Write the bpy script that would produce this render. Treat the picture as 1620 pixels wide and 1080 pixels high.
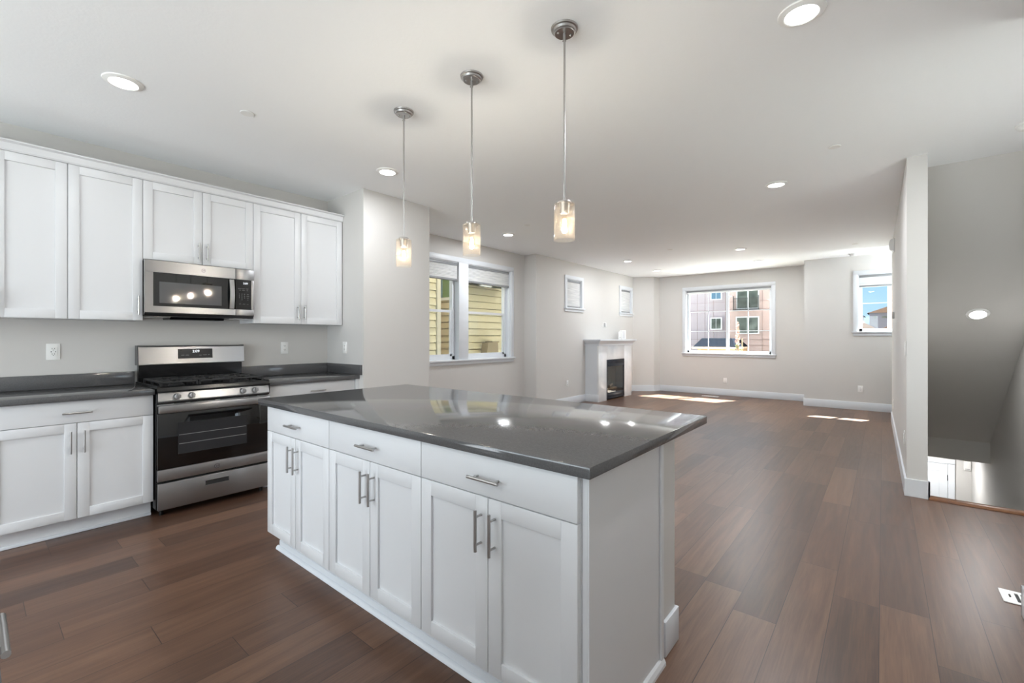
import bpy, bmesh, math, random
from mathutils import Vector, Matrix
random.seed(7)
PI = math.pi
SC = bpy.context.scene
for o in list(bpy.data.objects): bpy.data.objects.remove(o)
COL = SC.collection

# ------------------------------------------------------------------ camera, sky, sun, exposure
cam_d = bpy.data.cameras.new('camera'); cam = bpy.data.objects.new('camera', cam_d); COL.objects.link(cam)
cam.location = (0, 0, 1.28); cam.rotation_euler = (PI / 2, 0, math.radians(39.515))
cam_d.sensor_width = 36; cam_d.lens = 711.78 / 1620 * 36
cam_d.shift_y = -5.8 / 1620
cam_d.clip_start = 0.02; cam_d.clip_end = 600
SC.camera = cam
SC.view_settings.view_transform = 'Standard'; SC.view_settings.look = 'None'
SC.view_settings.gamma = 1; SC.view_settings.exposure = 0.5
SC.view_settings.use_curve_mapping = False
SC.cycles.use_denoising = True
SC.cycles.max_bounces = 10; SC.cycles.diffuse_bounces = 6; SC.cycles.glossy_bounces = 5
SC.cycles.transparent_max_bounces = 16; SC.cycles.transmission_bounces = 8
SC.cycles.caustics_reflective = False; SC.cycles.caustics_refractive = False
SC.cycles.sample_clamp_indirect = 6

SUN_DIR = Vector((-.47, -1.0, -1.25)).normalized()
W = bpy.data.worlds.new('sky'); SC.world = W; W.use_nodes = True
wn = W.node_tree.nodes; wl = W.node_tree.links
bg = wn['Background']
tcw = wn.new('ShaderNodeTexCoord'); sxw = wn.new('ShaderNodeSeparateXYZ'); rw = wn.new('ShaderNodeValToRGB')
wl.new(tcw.outputs['Generated'], sxw.inputs[0]); wl.new(sxw.outputs[2], rw.inputs[0]); wl.new(rw.outputs[0], bg.inputs[0])
e = rw.color_ramp.elements; e[0].position = .0; e[0].color = (.50, .70, .94, 1); e[1].position = .75; e[1].color = (2.4, 2.4, 2.45, 1)
k = e.new(.12); k.color = (.33, .57, .92, 1)
k = e.new(.3); k.color = (.55, .75, 1.0, 1)
bg.inputs[1].default_value = 1.0
sd = bpy.data.lights.new('sun', 'SUN'); sd.energy = 85; sd.angle = math.radians(0.5); sd.color = (1, .96, .9)
so = bpy.data.objects.new('sun', sd); COL.objects.link(so); so.location = (8, 20, 20)
so.rotation_euler = SUN_DIR.to_track_quat('-Z', 'Y').to_euler()
LAMP = 1.0          # overall strength of the lamps of the room
# added fill light, tilted up, outside the unseen door behind the camera
dl = bpy.data.lights.new('patio_fill', 'AREA'); dl.shape = 'RECTANGLE'; dl.size = 3.6; dl.size_y = 2.3
dl.energy = 140; dl.color = (.92, .96, 1.0)
dlo = bpy.data.objects.new('patio_fill', dl); COL.objects.link(dlo)
dlo.location = (-1.9, -3.42, 1.25); dlo.rotation_euler = (PI / 2 + .6, 0, 0)

# added fill light behind an unseen nook window, to brighten the far ceiling
dl = bpy.data.lights.new('nook_fill', 'AREA'); dl.shape = 'RECTANGLE'; dl.size = .62; dl.size_y = .5
dl.energy = 55; dl.color = (.92, .96, 1.0)
dlo = bpy.data.objects.new('nook_fill', dl); COL.objects.link(dlo)
dlo.location = (1.36, 9.5, 1.95); dlo.rotation_euler = (PI / 2 + .95, 0, PI / 2)

# added fill light at the stair head, out of view, for ceiling and soffit
dl = bpy.data.lights.new('stair_fill', 'AREA'); dl.shape = 'RECTANGLE'; dl.size = 1.1; dl.size_y = .9
dl.energy = 5.5; dl.color = (.92, .96, 1.0)
dlo = bpy.data.objects.new('stair_fill', dl); COL.objects.link(dlo)
dlo.location = (1.36, 3.6, 1.2); dlo.rotation_euler = (PI / 2 + .6, 0, PI / 2)

def lin(r, g, b):
    f = lambda c: (c / 255 / 12.92) if c / 255 <= .04045 else ((c / 255 + .055) / 1.055) ** 2.4
    return (f(r), f(g), f(b), 1)

# ------------------------------------------------------------------ materials
def mat(name, col, rough=.5, metal=0, spec=.5, bump=None, emit=None, coat=0, aniso=0):
    m = bpy.data.materials.new(name); m.use_nodes = True
    n = m.node_tree.nodes; l = m.node_tree.links; p = n['Principled BSDF']
    p.inputs['Base Color'].default_value = col; p.inputs['Roughness'].default_value = rough
    p.inputs['Metallic'].default_value = metal; p.inputs['Specular IOR Level'].default_value = spec
    p.inputs['Coat Weight'].default_value = coat
    if emit:
        p.inputs['Emission Color'].default_value = emit[0]; p.inputs['Emission Strength'].default_value = emit[1]
    if aniso:
        p.inputs['Anisotropic'].default_value = aniso; p.inputs['Anisotropic Rotation'].default_value = .25
        t = n.new('ShaderNodeTangent'); t.direction_type = 'RADIAL'; t.axis = 'Z'
        l.new(t.outputs[0], p.inputs['Tangent'])
    if bump:
        sc, st, stretch = bump
        tc = n.new('ShaderNodeTexCoord'); mp = n.new('ShaderNodeMapping'); mp.inputs['Scale'].default_value = stretch
        nz = n.new('ShaderNodeTexNoise'); nz.inputs['Scale'].default_value = sc; nz.inputs['Detail'].default_value = 3
        b = n.new('ShaderNodeBump'); b.inputs['Strength'].default_value = st; b.inputs['Distance'].default_value = .002
        l.new(tc.outputs['Object'], mp.inputs[0]); l.new(mp.outputs[0], nz.inputs[0])
        l.new(nz.outputs[0], b.inputs['Height']); l.new(b.outputs[0], p.inputs['Normal'])
    return m

def vary(m, c1, c2, scale, stretch=(1, 1, 1), lo=.35, hi=.65, detail=4):
    n = m.node_tree.nodes; l = m.node_tree.links; p = n['Principled BSDF']
    tc = n.new('ShaderNodeTexCoord'); mp = n.new('ShaderNodeMapping'); mp.inputs['Scale'].default_value = stretch
    nz = n.new('ShaderNodeTexNoise'); nz.inputs['Scale'].default_value = scale; nz.inputs['Detail'].default_value = detail
    r = n.new('ShaderNodeValToRGB'); r.color_ramp.elements[0].color = c1; r.color_ramp.elements[1].color = c2
    r.color_ramp.elements[0].position = lo; r.color_ramp.elements[1].position = hi
    l.new(tc.outputs['Object'], mp.inputs[0]); l.new(mp.outputs[0], nz.inputs[0]); l.new(nz.outputs[0], r.inputs[0])
    l.new(r.outputs[0], p.inputs['Base Color'])
    return m

U = (1, 1, 1)
M = {}
M['wall'] = mat('wall_paint', lin(205, 203, 200), .6, bump=(90, .12, U))
M['ceil'] = mat('ceiling_paint', lin(249, 251, 253), .7, bump=(60, .35, U))
M['trim'] = mat('trim_paint', lin(216, 220, 225), .35)
M['cab'] = mat('cabinet_paint', lin(213, 214, 216), .38)
M['quartz'] = vary(mat('grey_quartz', lin(82, 82, 83), .09, spec=.6), lin(78, 78, 79), lin(88, 88, 89), 180)
M['steel'] = mat('stainless_steel', (.38, .38, .385, 1), .31, 1, aniso=.75)
M['nickel'] = mat('brushed_nickel', (.47, .46, .45, 1), .28, 1)
M['black'] = mat('black_enamel', lin(18, 18, 19), .18)
M['iron'] = mat('cast_iron', lin(26, 26, 27), .5)
M['blackglass'] = mat('black_glass', lin(10, 10, 11), .04, spec=.7)
M['ovenwin'] = mat('oven_window', lin(38, 38, 40), .06, spec=.6)
M['mwwin'] = mat('microwave_window', lin(70, 70, 72), .05, spec=.9)
M['digit'] = mat('lit_digits', (.9, .95, 1, 1), .5, emit=((.9, .95, 1, 1), .6))
M['print'] = mat('white_print', lin(150, 150, 152), .5)
M['logo'] = mat('logo_grey', lin(95, 95, 98), .35, .6)
M['plastic'] = mat('white_plastic', lin(238, 238, 236), .35)
M['slot'] = mat('dark_slot', lin(40, 40, 40), .6)
M['greyplastic'] = mat('grey_plastic', lin(150, 150, 150), .5)
M['rail'] = mat('shade_rail', lin(135, 137, 140), .4)
M['tile'] = vary(mat('marble_tile', lin(232, 233, 234), .2), lin(220, 222, 224), lin(240, 240, 240), 3)
M['firebox'] = mat('firebox_metal', lin(34, 40, 50), .3, .3)
M['fireglass'] = mat('fire_glass', lin(22, 24, 30), .08, spec=.8)
M['brick'] = mat('firebrick', lin(75, 68, 62), .8)
M['rubber'] = mat('dark_hinge', lin(30, 30, 30), .4, .5)
M['stairwood'] = vary(mat('stained_wood', lin(128, 82, 48), .35), lin(112, 70, 40), lin(140, 92, 56), 6, (1, 12, 12))
M['siding'] = mat('cream_siding', lin(232, 226, 204), .6)
M['sidingtrim'] = mat('cream_corner_board', lin(232, 229, 218), .5)
M['stucco'] = mat('pinkish_panels', lin(172, 152, 148), .7)
M['stucco2'] = mat('lavender_panels', lin(168, 160, 168), .7)
M['joint'] = mat('panel_joint', lin(135, 118, 116), .7)
M['extglass'] = vary(mat('outside_glass', lin(80, 88, 80), .15), lin(52, 58, 50), lin(100, 108, 100), 1.4)
M['blueglass'] = mat('blue_reflection_glass', lin(78, 108, 130), .15)
M['roofdark'] = mat('slate_roof', lin(22, 26, 33), .8, spec=0)
M['rooftan'] = mat('brown_roof', lin(44, 35, 30), .8, spec=0)
M['tanwall'] = mat('tan_wall', lin(165, 135, 100), .8)
M['greywall'] = mat('grey_wall', lin(112, 110, 122), .8)
M['bark'] = mat('bark', lin(120, 95, 75), .9)
M['leaf'] = mat('leaf', lin(88, 100, 45), .7)
M['blossom'] = mat('pale_blossom', lin(140, 112, 105), .7)
M['ground'] = vary(mat('ground', lin(90, 90, 84), .9, spec=0), lin(80, 82, 74), lin(100, 98, 92), .3)
M['outer'] = mat('outer_wall', lin(200, 196, 190), .8)
M['orange'] = mat('pole_wood', lin(150, 110, 85), .8)

# emissive lenses and bulbs
M['lens'] = mat('lamp_lens', (1, 1, 1, 1), .4, emit=((1, .985, .96, 1), 6))
M['bulb'] = mat('warm_bulb', (1, .8, .5, 1), .3, emit=((1, .72, .38, 1), 14))
M['filament'] = mat('filament', (1, .9, .7, 1), .3, emit=((1, .86, .62, 1), 60))

def glassmat(name, tint, fres=1.45, rough=0.0, extra=0.0, seeds=False):
    m = bpy.data.materials.new(name); m.use_nodes = True
    n = m.node_tree.nodes; l = m.node_tree.links
    n.remove(n['Principled BSDF']); out = n['Material Output']
    t = n.new('ShaderNodeBsdfTransparent'); t.inputs[0].default_value = tint
    g = n.new('ShaderNodeBsdfGlossy'); g.inputs['Roughness'].default_value = rough
    lw = n.new('ShaderNodeLayerWeight'); lw.inputs[0].default_value = .5
    pw = n.new('ShaderNodeMath'); pw.operation = 'POWER'; pw.inputs[1].default_value = 4.5
    f = n.new('ShaderNodeMath'); f.operation = 'MULTIPLY_ADD'; f.inputs[1].default_value = .9; f.inputs[2].default_value = .03
    l.new(lw.outputs['Facing'], pw.inputs[0]); l.new(pw.outputs[0], f.inputs[0])
    mx = n.new('ShaderNodeMixShader')
    l.new(f.outputs[0], mx.inputs[0]); l.new(t.outputs[0], mx.inputs[1]); l.new(g.outputs[0], mx.inputs[2])
    last = mx
    if seeds:
        tc = n.new('ShaderNodeTexCoord')
        vo = n.new('ShaderNodeTexVoronoi'); vo.inputs['Scale'].default_value = 130
        lt = n.new('ShaderNodeMath'); lt.operation = 'LESS_THAN'; lt.inputs[1].default_value = .30
        nz = n.new('ShaderNodeTexNoise'); nz.inputs['Scale'].default_value = 40
        gt = n.new('ShaderNodeMath'); gt.operation = 'GREATER_THAN'; gt.inputs[1].default_value = .52
        mu = n.new('ShaderNodeMath'); mu.operation = 'MULTIPLY'
        ad = n.new('ShaderNodeMath'); ad.operation = 'MULTIPLY_ADD'; ad.inputs[1].default_value = .09; ad.inputs[2].default_value = .005
        tr = n.new('ShaderNodeBsdfTranslucent'); tr.inputs[0].default_value = (1, .84, .62, 1)  # amber tint puts the bulb's warm glow into the glass colour
        di = n.new('ShaderNodeBsdfDiffuse'); di.inputs[0].default_value = (1, .97, .93, 1)
        m3 = n.new('ShaderNodeMixShader'); m3.inputs[0].default_value = .35
        m2 = n.new('ShaderNodeMixShader')
        l.new(tc.outputs['Object'], vo.inputs['Vector']); l.new(tc.outputs['Object'], nz.inputs['Vector'])
        l.new(vo.outputs['Distance'], lt.inputs[0]); l.new(nz.outputs[0], gt.inputs[0])
        l.new(lt.outputs[0], mu.inputs[0]); l.new(gt.outputs[0], mu.inputs[1]); l.new(mu.outputs[0], ad.inputs[0])
        l.new(tr.outputs[0], m3.inputs[1]); l.new(di.outputs[0], m3.inputs[2])
        l.new(ad.outputs[0], m2.inputs[0]); l.new(mx.outputs[0], m2.inputs[1]); l.new(m3.outputs[0], m2.inputs[2])
        last = m2
    l.new(last.outputs[0], out.inputs[0])
    return m
M['pane'] = glassmat('window_glass', (.93, .96, .95, 1), 1.25)
M['seeded'] = glassmat('seeded_glass', (.97, .95, .92, 1), 1.45, .02, seeds=True)
M['clear'] = glassmat('bulb_glass', (1, .95, .85, 1), 1.3)

def shade_mat():
    m = bpy.data.materials.new('shade_fabric'); m.use_nodes = True
    n = m.node_tree.nodes; l = m.node_tree.links; n.remove(n['Principled BSDF'])
    tc = n.new('ShaderNodeTexCoord'); nz = n.new('ShaderNodeTexNoise'); mp = n.new('ShaderNodeMapping')
    mp.inputs['Scale'].default_value = (3, 3, 40); nz.inputs['Scale'].default_value = 1.0
    r = n.new('ShaderNodeValToRGB'); r.color_ramp.elements[0].color = lin(222, 224, 226); r.color_ramp.elements[1].color = lin(238, 239, 240)
    r.color_ramp.elements[0].position = .35; r.color_ramp.elements[1].position = .6
    d = n.new('ShaderNodeBsdfDiffuse'); t = n.new('ShaderNodeBsdfTranslucent'); mx = n.new('ShaderNodeMixShader'); mx.inputs[0].default_value = .3
    l.new(tc.outputs['Object'], mp.inputs[0]); l.new(mp.outputs[0], nz.inputs[0]); l.new(nz.outputs[0], r.inputs[0])
    l.new(r.outputs[0], d.inputs[0]); l.new(r.outputs[0], t.inputs[0])
    l.new(d.outputs[0], mx.inputs[1]); l.new(t.outputs[0], mx.inputs[2]); l.new(mx.outputs[0], n['Material Output'].inputs[0])
    return m
M['shade'] = shade_mat()

def floor_mat():
    m = bpy.data.materials.new('plank_floor'); m.use_nodes = True
    n = m.node_tree.nodes; l = m.node_tree.links; p = n['Principled BSDF']
    def mth(op, a, b=None):
        k = n.new('ShaderNodeMath'); k.operation = op
        for i, v in enumerate((a, b)):
            if v is None: continue
            if isinstance(v, (int, float)): k.inputs[i].default_value = v
            else: l.new(v, k.inputs[i])
        return k.outputs[0]
    g = n.new('ShaderNodeNewGeometry'); s = n.new('ShaderNodeSeparateXYZ'); l.new(g.outputs['Position'], s.inputs[0])
    X, Y = s.outputs[0], s.outputs[1]
    PW, PL = .178, 1.22
    u = mth('DIVIDE', mth('ADD', X, 10 * PW + .013), PW); row = mth('FLOOR', u); fu = mth('FRACT', u)
    wn1 = n.new('ShaderNodeTexWhiteNoise'); wn1.noise_dimensions = '1D'; l.new(row, wn1.inputs['W'])
    v = mth('ADD', mth('DIVIDE', Y, PL), mth('MULTIPLY', wn1.outputs[0], 5.37)); cell = mth('FLOOR', v); fv = mth('FRACT', v)
    cb = n.new('ShaderNodeCombineXYZ'); l.new(row, cb.inputs[0]); l.new(cell, cb.inputs[1])
    wn2 = n.new('ShaderNodeTexWhiteNoise'); wn2.noise_dimensions = '3D'; l.new(cb.outputs[0], wn2.inputs['Vector'])
    R = wn2.outputs['Value']
    def edge(f, w, h):   # 1 on the joint
        a = mth('LESS_THAN', f, w); b = mth('GREATER_THAN', f, 1 - w); return mth('MAXIMUM', a, b)
    joint = mth('MAXIMUM', edge(fu, .0075, 0), edge(fv, .0012, 0))
    # grain
    gv = n.new('ShaderNodeCombineXYZ')
    l.new(mth('ADD', mth('MULTIPLY', X, 26), mth('MULTIPLY', R, 40)), gv.inputs[0])
    l.new(mth('ADD', mth('MULTIPLY', Y, 1.6), mth('MULTIPLY', R, 30)), gv.inputs[1])
    nz = n.new('ShaderNodeTexNoise'); nz.inputs['Scale'].default_value = 1; nz.inputs['Detail'].default_value = 6; nz.inputs['Distortion'].default_value = .6
    l.new(gv.outputs[0], nz.inputs['Vector'])
    gv2 = n.new('ShaderNodeCombineXYZ')
    l.new(mth('ADD', mth('MULTIPLY', X, 180), mth('MULTIPLY', R, 90)), gv2.inputs[0]); l.new(mth('MULTIPLY', Y, 7), gv2.inputs[1])
    nz2 = n.new('ShaderNodeTexNoise'); nz2.inputs['Scale'].default_value = 1; nz2.inputs['Detail'].default_value = 3
    l.new(gv2.outputs[0], nz2.inputs['Vector'])
    tone = mth('ADD', mth('ADD', mth('MULTIPLY', nz.outputs[0], .55), mth('MULTIPLY', R, .36)), mth('MULTIPLY', nz2.outputs[0], .40))
    r = n.new('ShaderNodeValToRGB'); e = r.color_ramp.elements
    e[0].position = .40; e[0].color = lin(66, 46, 36); e[1].position = .95; e[1].color = lin(114, 85, 66)
    k = r.color_ramp.elements.new(.66); k.color = lin(90, 64, 49)
    l.new(tone, r.inputs[0])
    mx = n.new('ShaderNodeMix'); mx.data_type = 'RGBA'; mx.inputs['B'].default_value = lin(48, 33, 26)
    l.new(joint, mx.inputs['Factor']); l.new(r.outputs[0], mx.inputs['A']); l.new(mx.outputs['Result'], p.inputs['Base Color'])
    l.new(mth('ADD', mth('MULTIPLY', nz2.outputs[0], .12), .29), p.inputs['Roughness'])
    b = n.new('ShaderNodeBump'); b.inputs['Strength'].default_value = .25; b.inputs['Distance'].default_value = .002
    l.new(mth('SUBTRACT', mth('MULTIPLY', nz2.outputs[0], .4), joint), b.inputs['Height']); l.new(b.outputs[0], p.inputs['Normal'])
    p.inputs['Specular IOR Level'].default_value = .5
    return m
M['floor'] = floor_mat()

# ------------------------------------------------------------------ mesh helpers
class MB:
    def __init__(s): s.bm = bmesh.new(); s.mi = 0
    def _tag(s, faces):
        for f in faces: f.material_index = s.mi
    def box(s, x0, x1, y0, y1, z0, z1, bev=0):
        b = bmesh.new()
        bmesh.ops.create_cube(b, size=1)
        for v in b.verts:
            v.co = Vector(((x0 + x1) / 2 + v.co.x * (x1 - x0), (y0 + y1) / 2 + v.co.y * (y1 - y0), (z0 + z1) / 2 + v.co.z * (z1 - z0)))
        if bev: bmesh.ops.bevel(b, geom=b.edges[:], offset=bev, segments=2, affect='EDGES', profile=.5)
        s._merge(b); return s
    def _merge(s, b):
        me = bpy.data.meshes.new('t'); 
        for f in b.faces: f.material_index = s.mi
        b.to_mesh(me); b.free(); s.bm.from_mesh(me); bpy.data.meshes.remove(me)
    def cyl(s, p0, p1, r, seg=16, r2=None):
        p0, p1 = Vector(p0), Vector(p1); d = p1 - p0; b = bmesh.new()
        bmesh.ops.create_cone(b, cap_ends=True, segments=seg, radius1=r, radius2=r if r2 is None else r2, depth=d.length)
        q = d.to_track_quat('Z', 'Y').to_matrix().to_4x4()
        bmesh.ops.transform(b, matrix=Matrix.Translation((p0 + p1) / 2) @ q, verts=b.verts)
        s._merge(b); return s
    def lathe(s, prof, c=(0, 0, 0), seg=32, axis='Z', cap=False):
        b = bmesh.new(); rings = []
        for r, z in prof:
            ring = []
            for i in range(seg):
                a = 2 * PI * i / seg
                ring.append(b.verts.new((r * math.cos(a), r * math.sin(a), z)))
            rings.append(ring)
        for k in range(len(rings) - 1):
            for i in range(seg):
                j = (i + 1) % seg
                b.faces.new((rings[k][i], rings[k][j], rings[k + 1][j], rings[k + 1][i]))
        if cap: b.faces.new(rings[0][::-1]); b.faces.new(rings[-1])
        if axis == 'X': bmesh.ops.transform(b, matrix=Matrix.Rotation(PI / 2, 4, 'Y'), verts=b.verts)
        if axis == 'Y': bmesh.ops.transform(b, matrix=Matrix.Rotation(-PI / 2, 4, 'X'), verts=b.verts)
        bmesh.ops.translate(b, vec=c, verts=b.verts)
        bmesh.ops.remove_doubles(b, verts=b.verts, dist=1e-6)
        s._merge(b); return s
    def prism(s, poly, axis, a0, a1):
        # poly points are the two other axes in xyz order
        b = bmesh.new()
        def P(u, v, a): return {'X': (a, u, v), 'Y': (u, a, v), 'Z': (u, v, a)}[axis]
        A = [b.verts.new(P(u, v, a0)) for u, v in poly]; B = [b.verts.new(P(u, v, a1)) for u, v in poly]
        b.faces.new(A[::-1]); b.faces.new(B); k = len(poly)
        for i in range(k): b.faces.new((A[i], A[(i + 1) % k], B[(i + 1) % k], B[i]))
        bmesh.ops.recalc_face_normals(b, faces=b.faces)
        s._merge(b); return s
    def tube(s, pts, r, seg=8):
        for i in range(len(pts) - 1):
            s.cyl(pts[i], pts[i + 1], r, seg)
        return s
    def obj(s, name, m, parent=None, loc=None, kind=None, label=None, smooth=True):
        me = bpy.data.meshes.new(name); bmesh.ops.recalc_face_normals(s.bm, faces=s.bm.faces); s.bm.to_mesh(me); s.bm.free()
        for mm in (m if isinstance(m, (list, tuple)) else [m]): me.materials.append(M[mm] if isinstance(mm, str) else mm)
        if smooth:
            for p in me.polygons: p.use_smooth = True
            me.set_sharp_from_angle(angle=math.radians(32))
        o = bpy.data.objects.new(name, me); COL.objects.link(o)
        if parent: o.parent = parent
        if loc: o.location = loc
        if kind: o['kind'] = kind
        if label: o['label'] = label
        return o

def thing(name, label, cat, loc=(0, 0, 0), rz=0, group=None, kind=None):
    o = bpy.data.objects.new(name, None); COL.objects.link(o); o.location = loc; o.rotation_euler = (0, 0, rz)
    o.empty_display_size = .1
    if kind: o['kind'] = kind
    else: o['label'] = label; o['category'] = cat
    if group: o['group'] = group
    return o
def tag(o, label, cat, group=None):
    o['label'] = label; o['category'] = cat
    if group: o['group'] = group
    return o
def dup(root, loc, rz=None, label=None):
    r = root.copy(); COL.objects.link(r); r.location = loc
    if rz is not None: r.rotation_euler = (0, 0, rz)
    if label: r['label'] = label
    for ch in list(root.children):
        c = ch.copy(); COL.objects.link(c); c.parent = r
        for g in ch.children:
            d = g.copy(); COL.objects.link(d); d.parent = c
    return r
def text(name, body, size, m, parent, loc, rot, ext=.0004, label=None):
    cu = bpy.data.curves.new('txt', 'FONT'); cu.body = body; cu.size = size; cu.extrude = ext; cu.align_x = 'CENTER'; cu.align_y = 'CENTER'
    t = bpy.data.objects.new('txt', cu); COL.objects.link(t)
    bpy.context.view_layer.update()
    me = bpy.data.meshes.new_from_object(t.evaluated_get(bpy.context.evaluated_depsgraph_get()))
    bpy.data.objects.remove(t)
    me.materials.clear(); me.materials.append(M[m])
    o = bpy.data.objects.new(name, me); COL.objects.link(o); o.parent = parent; o.location = loc; o.rotation_euler = rot
    if label: o['label'] = label
    return o

def grid_wall(mb, fixed, t0, t1, u0, u1, z0, z1, holes):
    us = sorted({u0, u1} | {h[0] for h in holes} | {h[1] for h in holes}); zs = sorted({z0, z1} | {h[2] for h in holes} | {h[3] for h in holes})
    for i in range(len(us) - 1):
        for j in range(len(zs) - 1):
            cu, cz = (us[i] + us[i + 1]) / 2, (zs[j] + zs[j + 1]) / 2
            if any(h[0] < cu < h[1] and h[2] < cz < h[3] for h in holes): continue
            if fixed == 'X': mb.box(t0, t1, us[i], us[i + 1], zs[j], zs[j + 1])
            else: mb.box(us[i], us[i + 1], t0, t1, zs[j], zs[j + 1])
    return mb

# ------------------------------------------------------------------ the setting
H = 2.743; XK = -4.61; YR = 2.47; XC = -3.92; XW = -4.92; XFP = -4.66; YF = 10.74; YN = 10.08; XS = 1.178
S = 'structure'
f = MB(); f.box(-5.1, 1.34, -3.3, 4.87, -.25, 0); f.box(-5.1, .2, 4.87, 9.1, -.25, 0); f.box(-5.1, .2, 9.1, 10.9, -.25, 0); f.box(.2, 1.34, 9.3, 10.9, -.25, 0)
f.obj('floor', 'floor', kind=S, smooth=False)
MB().box(-5.12, 1.36, -3.4, 10.92, H, H + .25).obj('ceiling', 'ceil', kind=S, smooth=False)
MB().box(XK - .2, XK, -3.3, YR, 0, H).obj('wall_left', 'wall', kind=S, smooth=False)
MB().box(-5.12, XC, YR, 3.30, 0, H).obj('wall_return', 'wall', kind=S, smooth=False)
grid_wall(MB(), 'X', XW - .17, XW, 3.30, 6.31, 0, H, [(3.68, 5.918, .95, 2.412)]).obj('wall_window', 'wall', kind=S, smooth=False)
grid_wall(MB(), 'X', XFP - .17, XFP, 6.31, 10.24, 0, H, [(7.29, 7.83, 1.86, 2.41), (9.58, 10.12, 1.86, 2.41)]).box(-5.09, XFP - .17, 6.31, 6.5, 0, H).obj('wall_fireplace', 'wall', kind=S, smooth=False)
MB().prism([(XFP - .17, 10.24), (XFP, 10.24), (-4.26, 10.54), (-4.19, 10.74), (XFP - .17, 10.74)], 'Z', 0, H).obj('wall_corner', 'wall', kind=S, smooth=False)
grid_wall(MB(), 'Y', YF, YF + .17, -5.1, -1.15, 0, H, [(-3.575, -1.80, .93, 2.385)]).obj('wall_far', 'wall', kind=S, smooth=False)
w = grid_wall(MB(), 'Y', YN, YN + .17, -1.15, 1.34, 0, H, [(-.343, .51, 1.39, 2.40)]); w.box(-1.15, -.98, YN + .17, YF + .17, 0, H)
w.obj('wall_front', 'wall', kind=S, smooth=False)
w = MB(); w.prism([(.147, 4.86), (.274, 4.86), (.274, 9.1), (.108, 9.1)], 'Z', 0, H); w.box(.15, .274, 4.871, 9.1, -3.0, -.25)
w.box(.2, .274, 4.871, 9.1, -.25, 0)
w.obj('wall_stair', 'wall', kind=S, smooth=False)
w = MB(); w.prism([(5.253, H), (9.27, -.216), (9.27, -.513), (9.36, -.513), (9.36, -.26), (9.36, H)], 'X', .274, XS)
w.box(.108, .274, 9.1, 9.36, 0, H); w.box(-.8, XS, 9.36, 11.04, -.513, -.26)
w.obj('wall_soffit', 'wall', kind=S, smooth=False)
grid_wall(MB(), 'X', XS, XS + .16, 3.0, 11.2, -3.0, H, [(9.15, 9.85, 1.6, 2.5), (3.05, 4.15, .75, 1.75)]).obj('wall_right', 'wall', kind=S, smooth=False)
MB().box(.506, 1.34, -3.3, 3.088, 0, H).obj('wall_near', 'wall', kind=S, smooth=False)
grid_wall(MB(), 'Y', -3.4, -3.2, -4.81, .506, 0, H, [(-3.7, -.1, .02, 2.4)]).obj('wall_back', 'wall', kind=S, smooth=False)
w = MB(); w.box(-.8, XS, 11.04, 11.2, -3.0, -.26); w.box(-.96, -.8, 9.1, 11.2, -3, -.26); w.obj('wall_lower', 'wall', kind=S, smooth=False)
MB().box(-.96, XS, 8.9, 11.2, -3.05, -2.98).obj('floor_lower', 'floor', kind=S, smooth=False)
# stairs going down
st = MB(); n = 14
for i in range(n):
    z = -(i + 1) * .2; y = 4.9 + i * .272
    st.box(.274, XS, y, y + .30, z - .035, z); st.box(.274, XS, y + .0, y + .02, z, z + .165)
st.obj('staircase', mat('pale_bounce_tread', lin(205, 198, 188), .95), kind=S, smooth=False)  # hidden treads kept pale to bounce light onto the soffit
MB().box(.275, XS, 4.845, 4.905, -.045, .022, .008).obj('trim_1', 'stairwood', kind=S)
# eaves and upper storey over the facade
w = MB(); w.box(-5.3, -.9, 10.92, 11.62, 2.75, 2.9); w.box(-.9, 1.6, 10.3, 10.93, 2.75, 2.9); w.obj('roof_eave', 'outer', kind=S, smooth=False)
MB().box(-5.12, 1.36, -3.4, 10.92, 3.05, 8.8).obj('shading_upper_storey', 'outer', kind=S, smooth=False)  # upper storey, made tall enough to shade the neighbouring siding
MB().box(-60, 60, -20, 200, -3.3, -3.06).obj('ground', 'ground', kind=S, smooth=False)

MB().box(-24, 18, 11.3, 34, -3.06, -3.03).obj('bounce_slab', mat('bounce_pale', lin(212, 212, 212), .9, spec=0), kind=S, smooth=False)  # unseen pale slab added to bounce sun onto the far ceiling

def base(name, boxes):
    b = MB()
    for x0, x1, y0, y1 in boxes:
        b.box(x0, x1, y0, y1, 0, .14, .0025)
    return b.obj(name, 'trim', kind=S)
T = .014
base('baseboard_return', [(XC, XC + T, YR + .0, 3.30), (-4.9, XC + T, 3.30, 3.30 + T)])
base('baseboard_window', [(XW, XW + T, 3.30 + T, 6.31 - T), (XW, XFP + T, 6.31 - T, 6.31)])
base('baseboard_fireplace', [(XFP, XFP + T, 6.31, 7.975), (XFP, XFP + T, 9.515, 10.25)])
b = MB(); b.prism([(XFP + T, 10.235), (-4.25, 10.525), (-4.172, 10.73), (-4.19, 10.74), (-4.26, 10.54), (XFP, 10.24)], 'Z', 0, .14); b.obj('baseboard_corner', 'trim', kind=S, smooth=False)
base('baseboard_far', [(-4.19, -1.15, YF - T, YF)])
base('baseboard_front', [(-1.15 - T, .9, YN - T, YN), (-1.15 - T, -1.15, YN, YF - T)])
b = MB(); b.prism([(.147 - T, 4.86 - T), (.147, 4.86), (.108, 9.1), (.108 - T, 9.1 + T)], 'Z', 0, .14)
b.box(.147 - T, .274 + T, 4.86 - T, 4.86, 0, .14, .002); b.box(.274, .274 + T, 4.846, 4.871, .0, .14, .002); b.obj('baseboard_stair', 'trim', kind=S, smooth=False)
base('baseboard_near', [(.506 - T, .506, -3.2, 3.088 + T), (.506 - T, 1.17, 3.088, 3.088 + T)])
base('baseboard_right', [(XS - T, XS, 3.11, 4.8)])

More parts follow.
